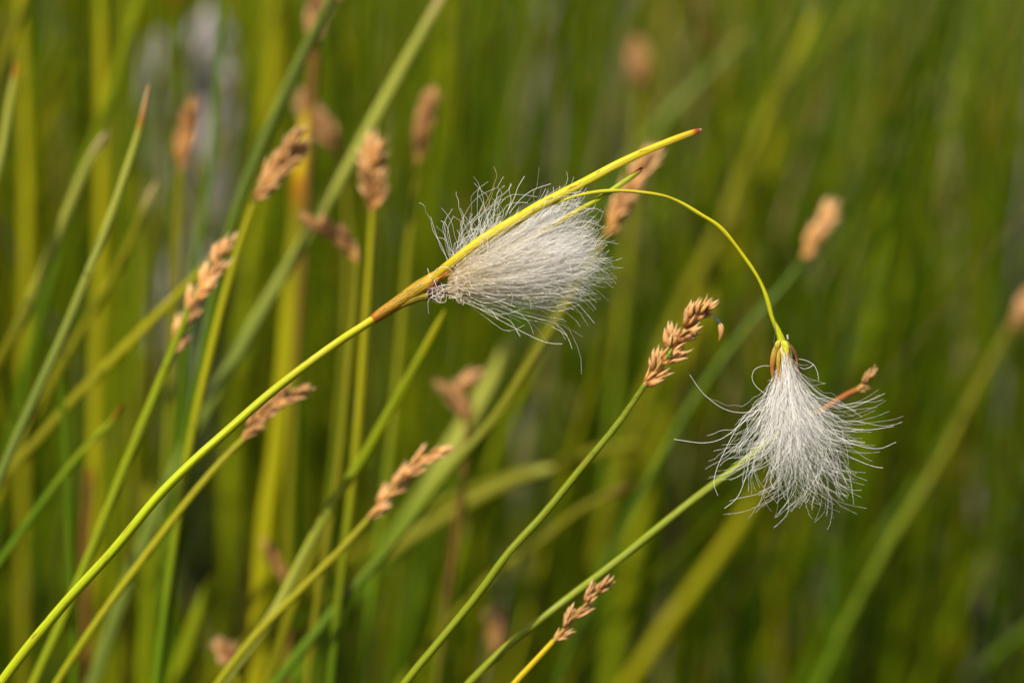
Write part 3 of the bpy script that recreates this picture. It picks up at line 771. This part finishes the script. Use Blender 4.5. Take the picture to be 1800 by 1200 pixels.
def label_fill(items):
    keys = {}
    for ob, P, cn, wd in items:
        v = P - CAM; dd = v @ VIEW
        X = 900 + (v @ RIGHT) / dd * 1800 / .36; Y = 600 - (v @ UP) / dd * 1800 / .36
        o = np.argsort(Y); cy = min(max(600, Y.min()), Y.max()); cx = float(np.interp(cy, Y[o], X[o]))
        place = next(p for lim, p in PLACES if cx < lim)
        run = X[0] - X[-1]; lean = 'leaning right' if run > 90 else ('leaning left' if run < -90 else 'upright')
        top = 'tip hidden' if Y.min() < 0 else 'tip showing'
        top = 'tall' if Y.min() < 0 else 'short'
        w_ = 'wide' if wd > .0021 else 'narrow'
        keys.setdefault((top, w_, WORD[cn], lean, place), []).append((cx, ob))
    for (top, w_, c, lean, place), L in keys.items():
        L.sort(key=lambda q: q[0])
        for k, (cx, ob) in enumerate(L):
            lab = f'{top} {w_} {c} blurred blade {lean} {place}'
            if len(L) > 1:
                lab = f'{ORD[min(k, 19)]} of {w_} {c} {top} blades {lean} {place}'
            tag(ob, lab, 'sedge blade', 'blurred sedge blades in the meadow behind')

cand = []
for k in range(6900):
    # dz grows outwards; roots fill the wedge the camera sees
    u = rng.uniform()
    dz = .27 + 2.8 * u ** 2.0
    thin = k < 34                                              # slender ones a little nearer, on the left
    if thin: dz = rng.uniform(.17, .30)
    d = D + dz
    y = F[1] - D * math.cos(PITCH) + d / math.cos(PITCH) * .985
    half = d * .18 * 1.6 + .06
    x = rng.uniform(-half, half)
    if thin: x = d * .18 * rng.uniform(-1.1, -.12)
    pxx = x / (d * .18) * 900 + 900
    if 200 < pxx < 450 and dz < .48: continue                  # a gap before the stump
    h = rng.uniform(.20, .46) if x / half > .1 else rng.uniform(.26, .52)
    if dz > 1.0: h = rng.uniform(.10, .30)
    lean = abs(rng.normal(.12, .14)); az = rng.normal(0, .9) if rng.uniform() < .75 else rng.uniform(0, 6.28)
    if thin: az = rng.normal(0.1, .25)
    if 60 < pxx < 480 and dz < .5: lean *= .25
    P = meadow_line(x, y, h, lean, az, rng.uniform(0, .9))
    wd = rng.choice([1.2, 1.7, 2.4, 3.4], p=[.5, .34, .13, .03]) * 1e-3 * rng.uniform(.8, 1.2)
    if dz > 1: wd *= 1.6
    if thin: wd = rng.uniform(.8, 1.4) * 1e-3
    cand.append((dz, x / (d * .18) * 900 + 900, P, wd))
cand.sort(key=lambda c: c[0] + (9 if abs(c[1] - 900) > 960 else 0))
N_SINGLE = 262
stuff = Mesh(); fill = []
for i, (dz, px, P, wd) in enumerate(cand):
    cn = pick_colour(px, 0)
    if px > 850 and dz > .8 and rng.uniform() < .14: cn = 'straw' if rng.uniform() < .4 else 'grey'
    base_c = np.array(G[cn]) * rng.uniform(.6, 1.15) * 1.2 * np.array([rng.uniform(.85, 1.15), 1, 1])
    n = 18 if i < N_SINGLE else 8
    pts = spline(P, n); t = np.linspace(0, 1, n)
    R = np.interp(t, [0, .1, .4, 1], [.08, .5, .9, 1]) * wd / 2
    tipc = np.array(G[['tan', 'orange', 'yg', 'olive'][int(rng.integers(4))]]) if rng.uniform() < .4 else base_c
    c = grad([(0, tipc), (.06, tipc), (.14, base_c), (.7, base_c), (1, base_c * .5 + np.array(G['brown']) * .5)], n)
    mm = Mesh() if i < N_SINGLE else stuff
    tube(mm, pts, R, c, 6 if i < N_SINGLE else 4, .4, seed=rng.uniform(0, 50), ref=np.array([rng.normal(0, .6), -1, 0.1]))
    if i < N_SINGLE:
        ob = mm.build('sedge_shoot', M_BLADE, None, (P[-1][0], P[-1][1], 0))
        fill.append((ob, P, cn, wd))
label_fill(fill)
tag(stuff.build('grass', M_BLADE), 'mass of far blurred grass and sedge filling the meadow behind', 'grass', kind='stuff')
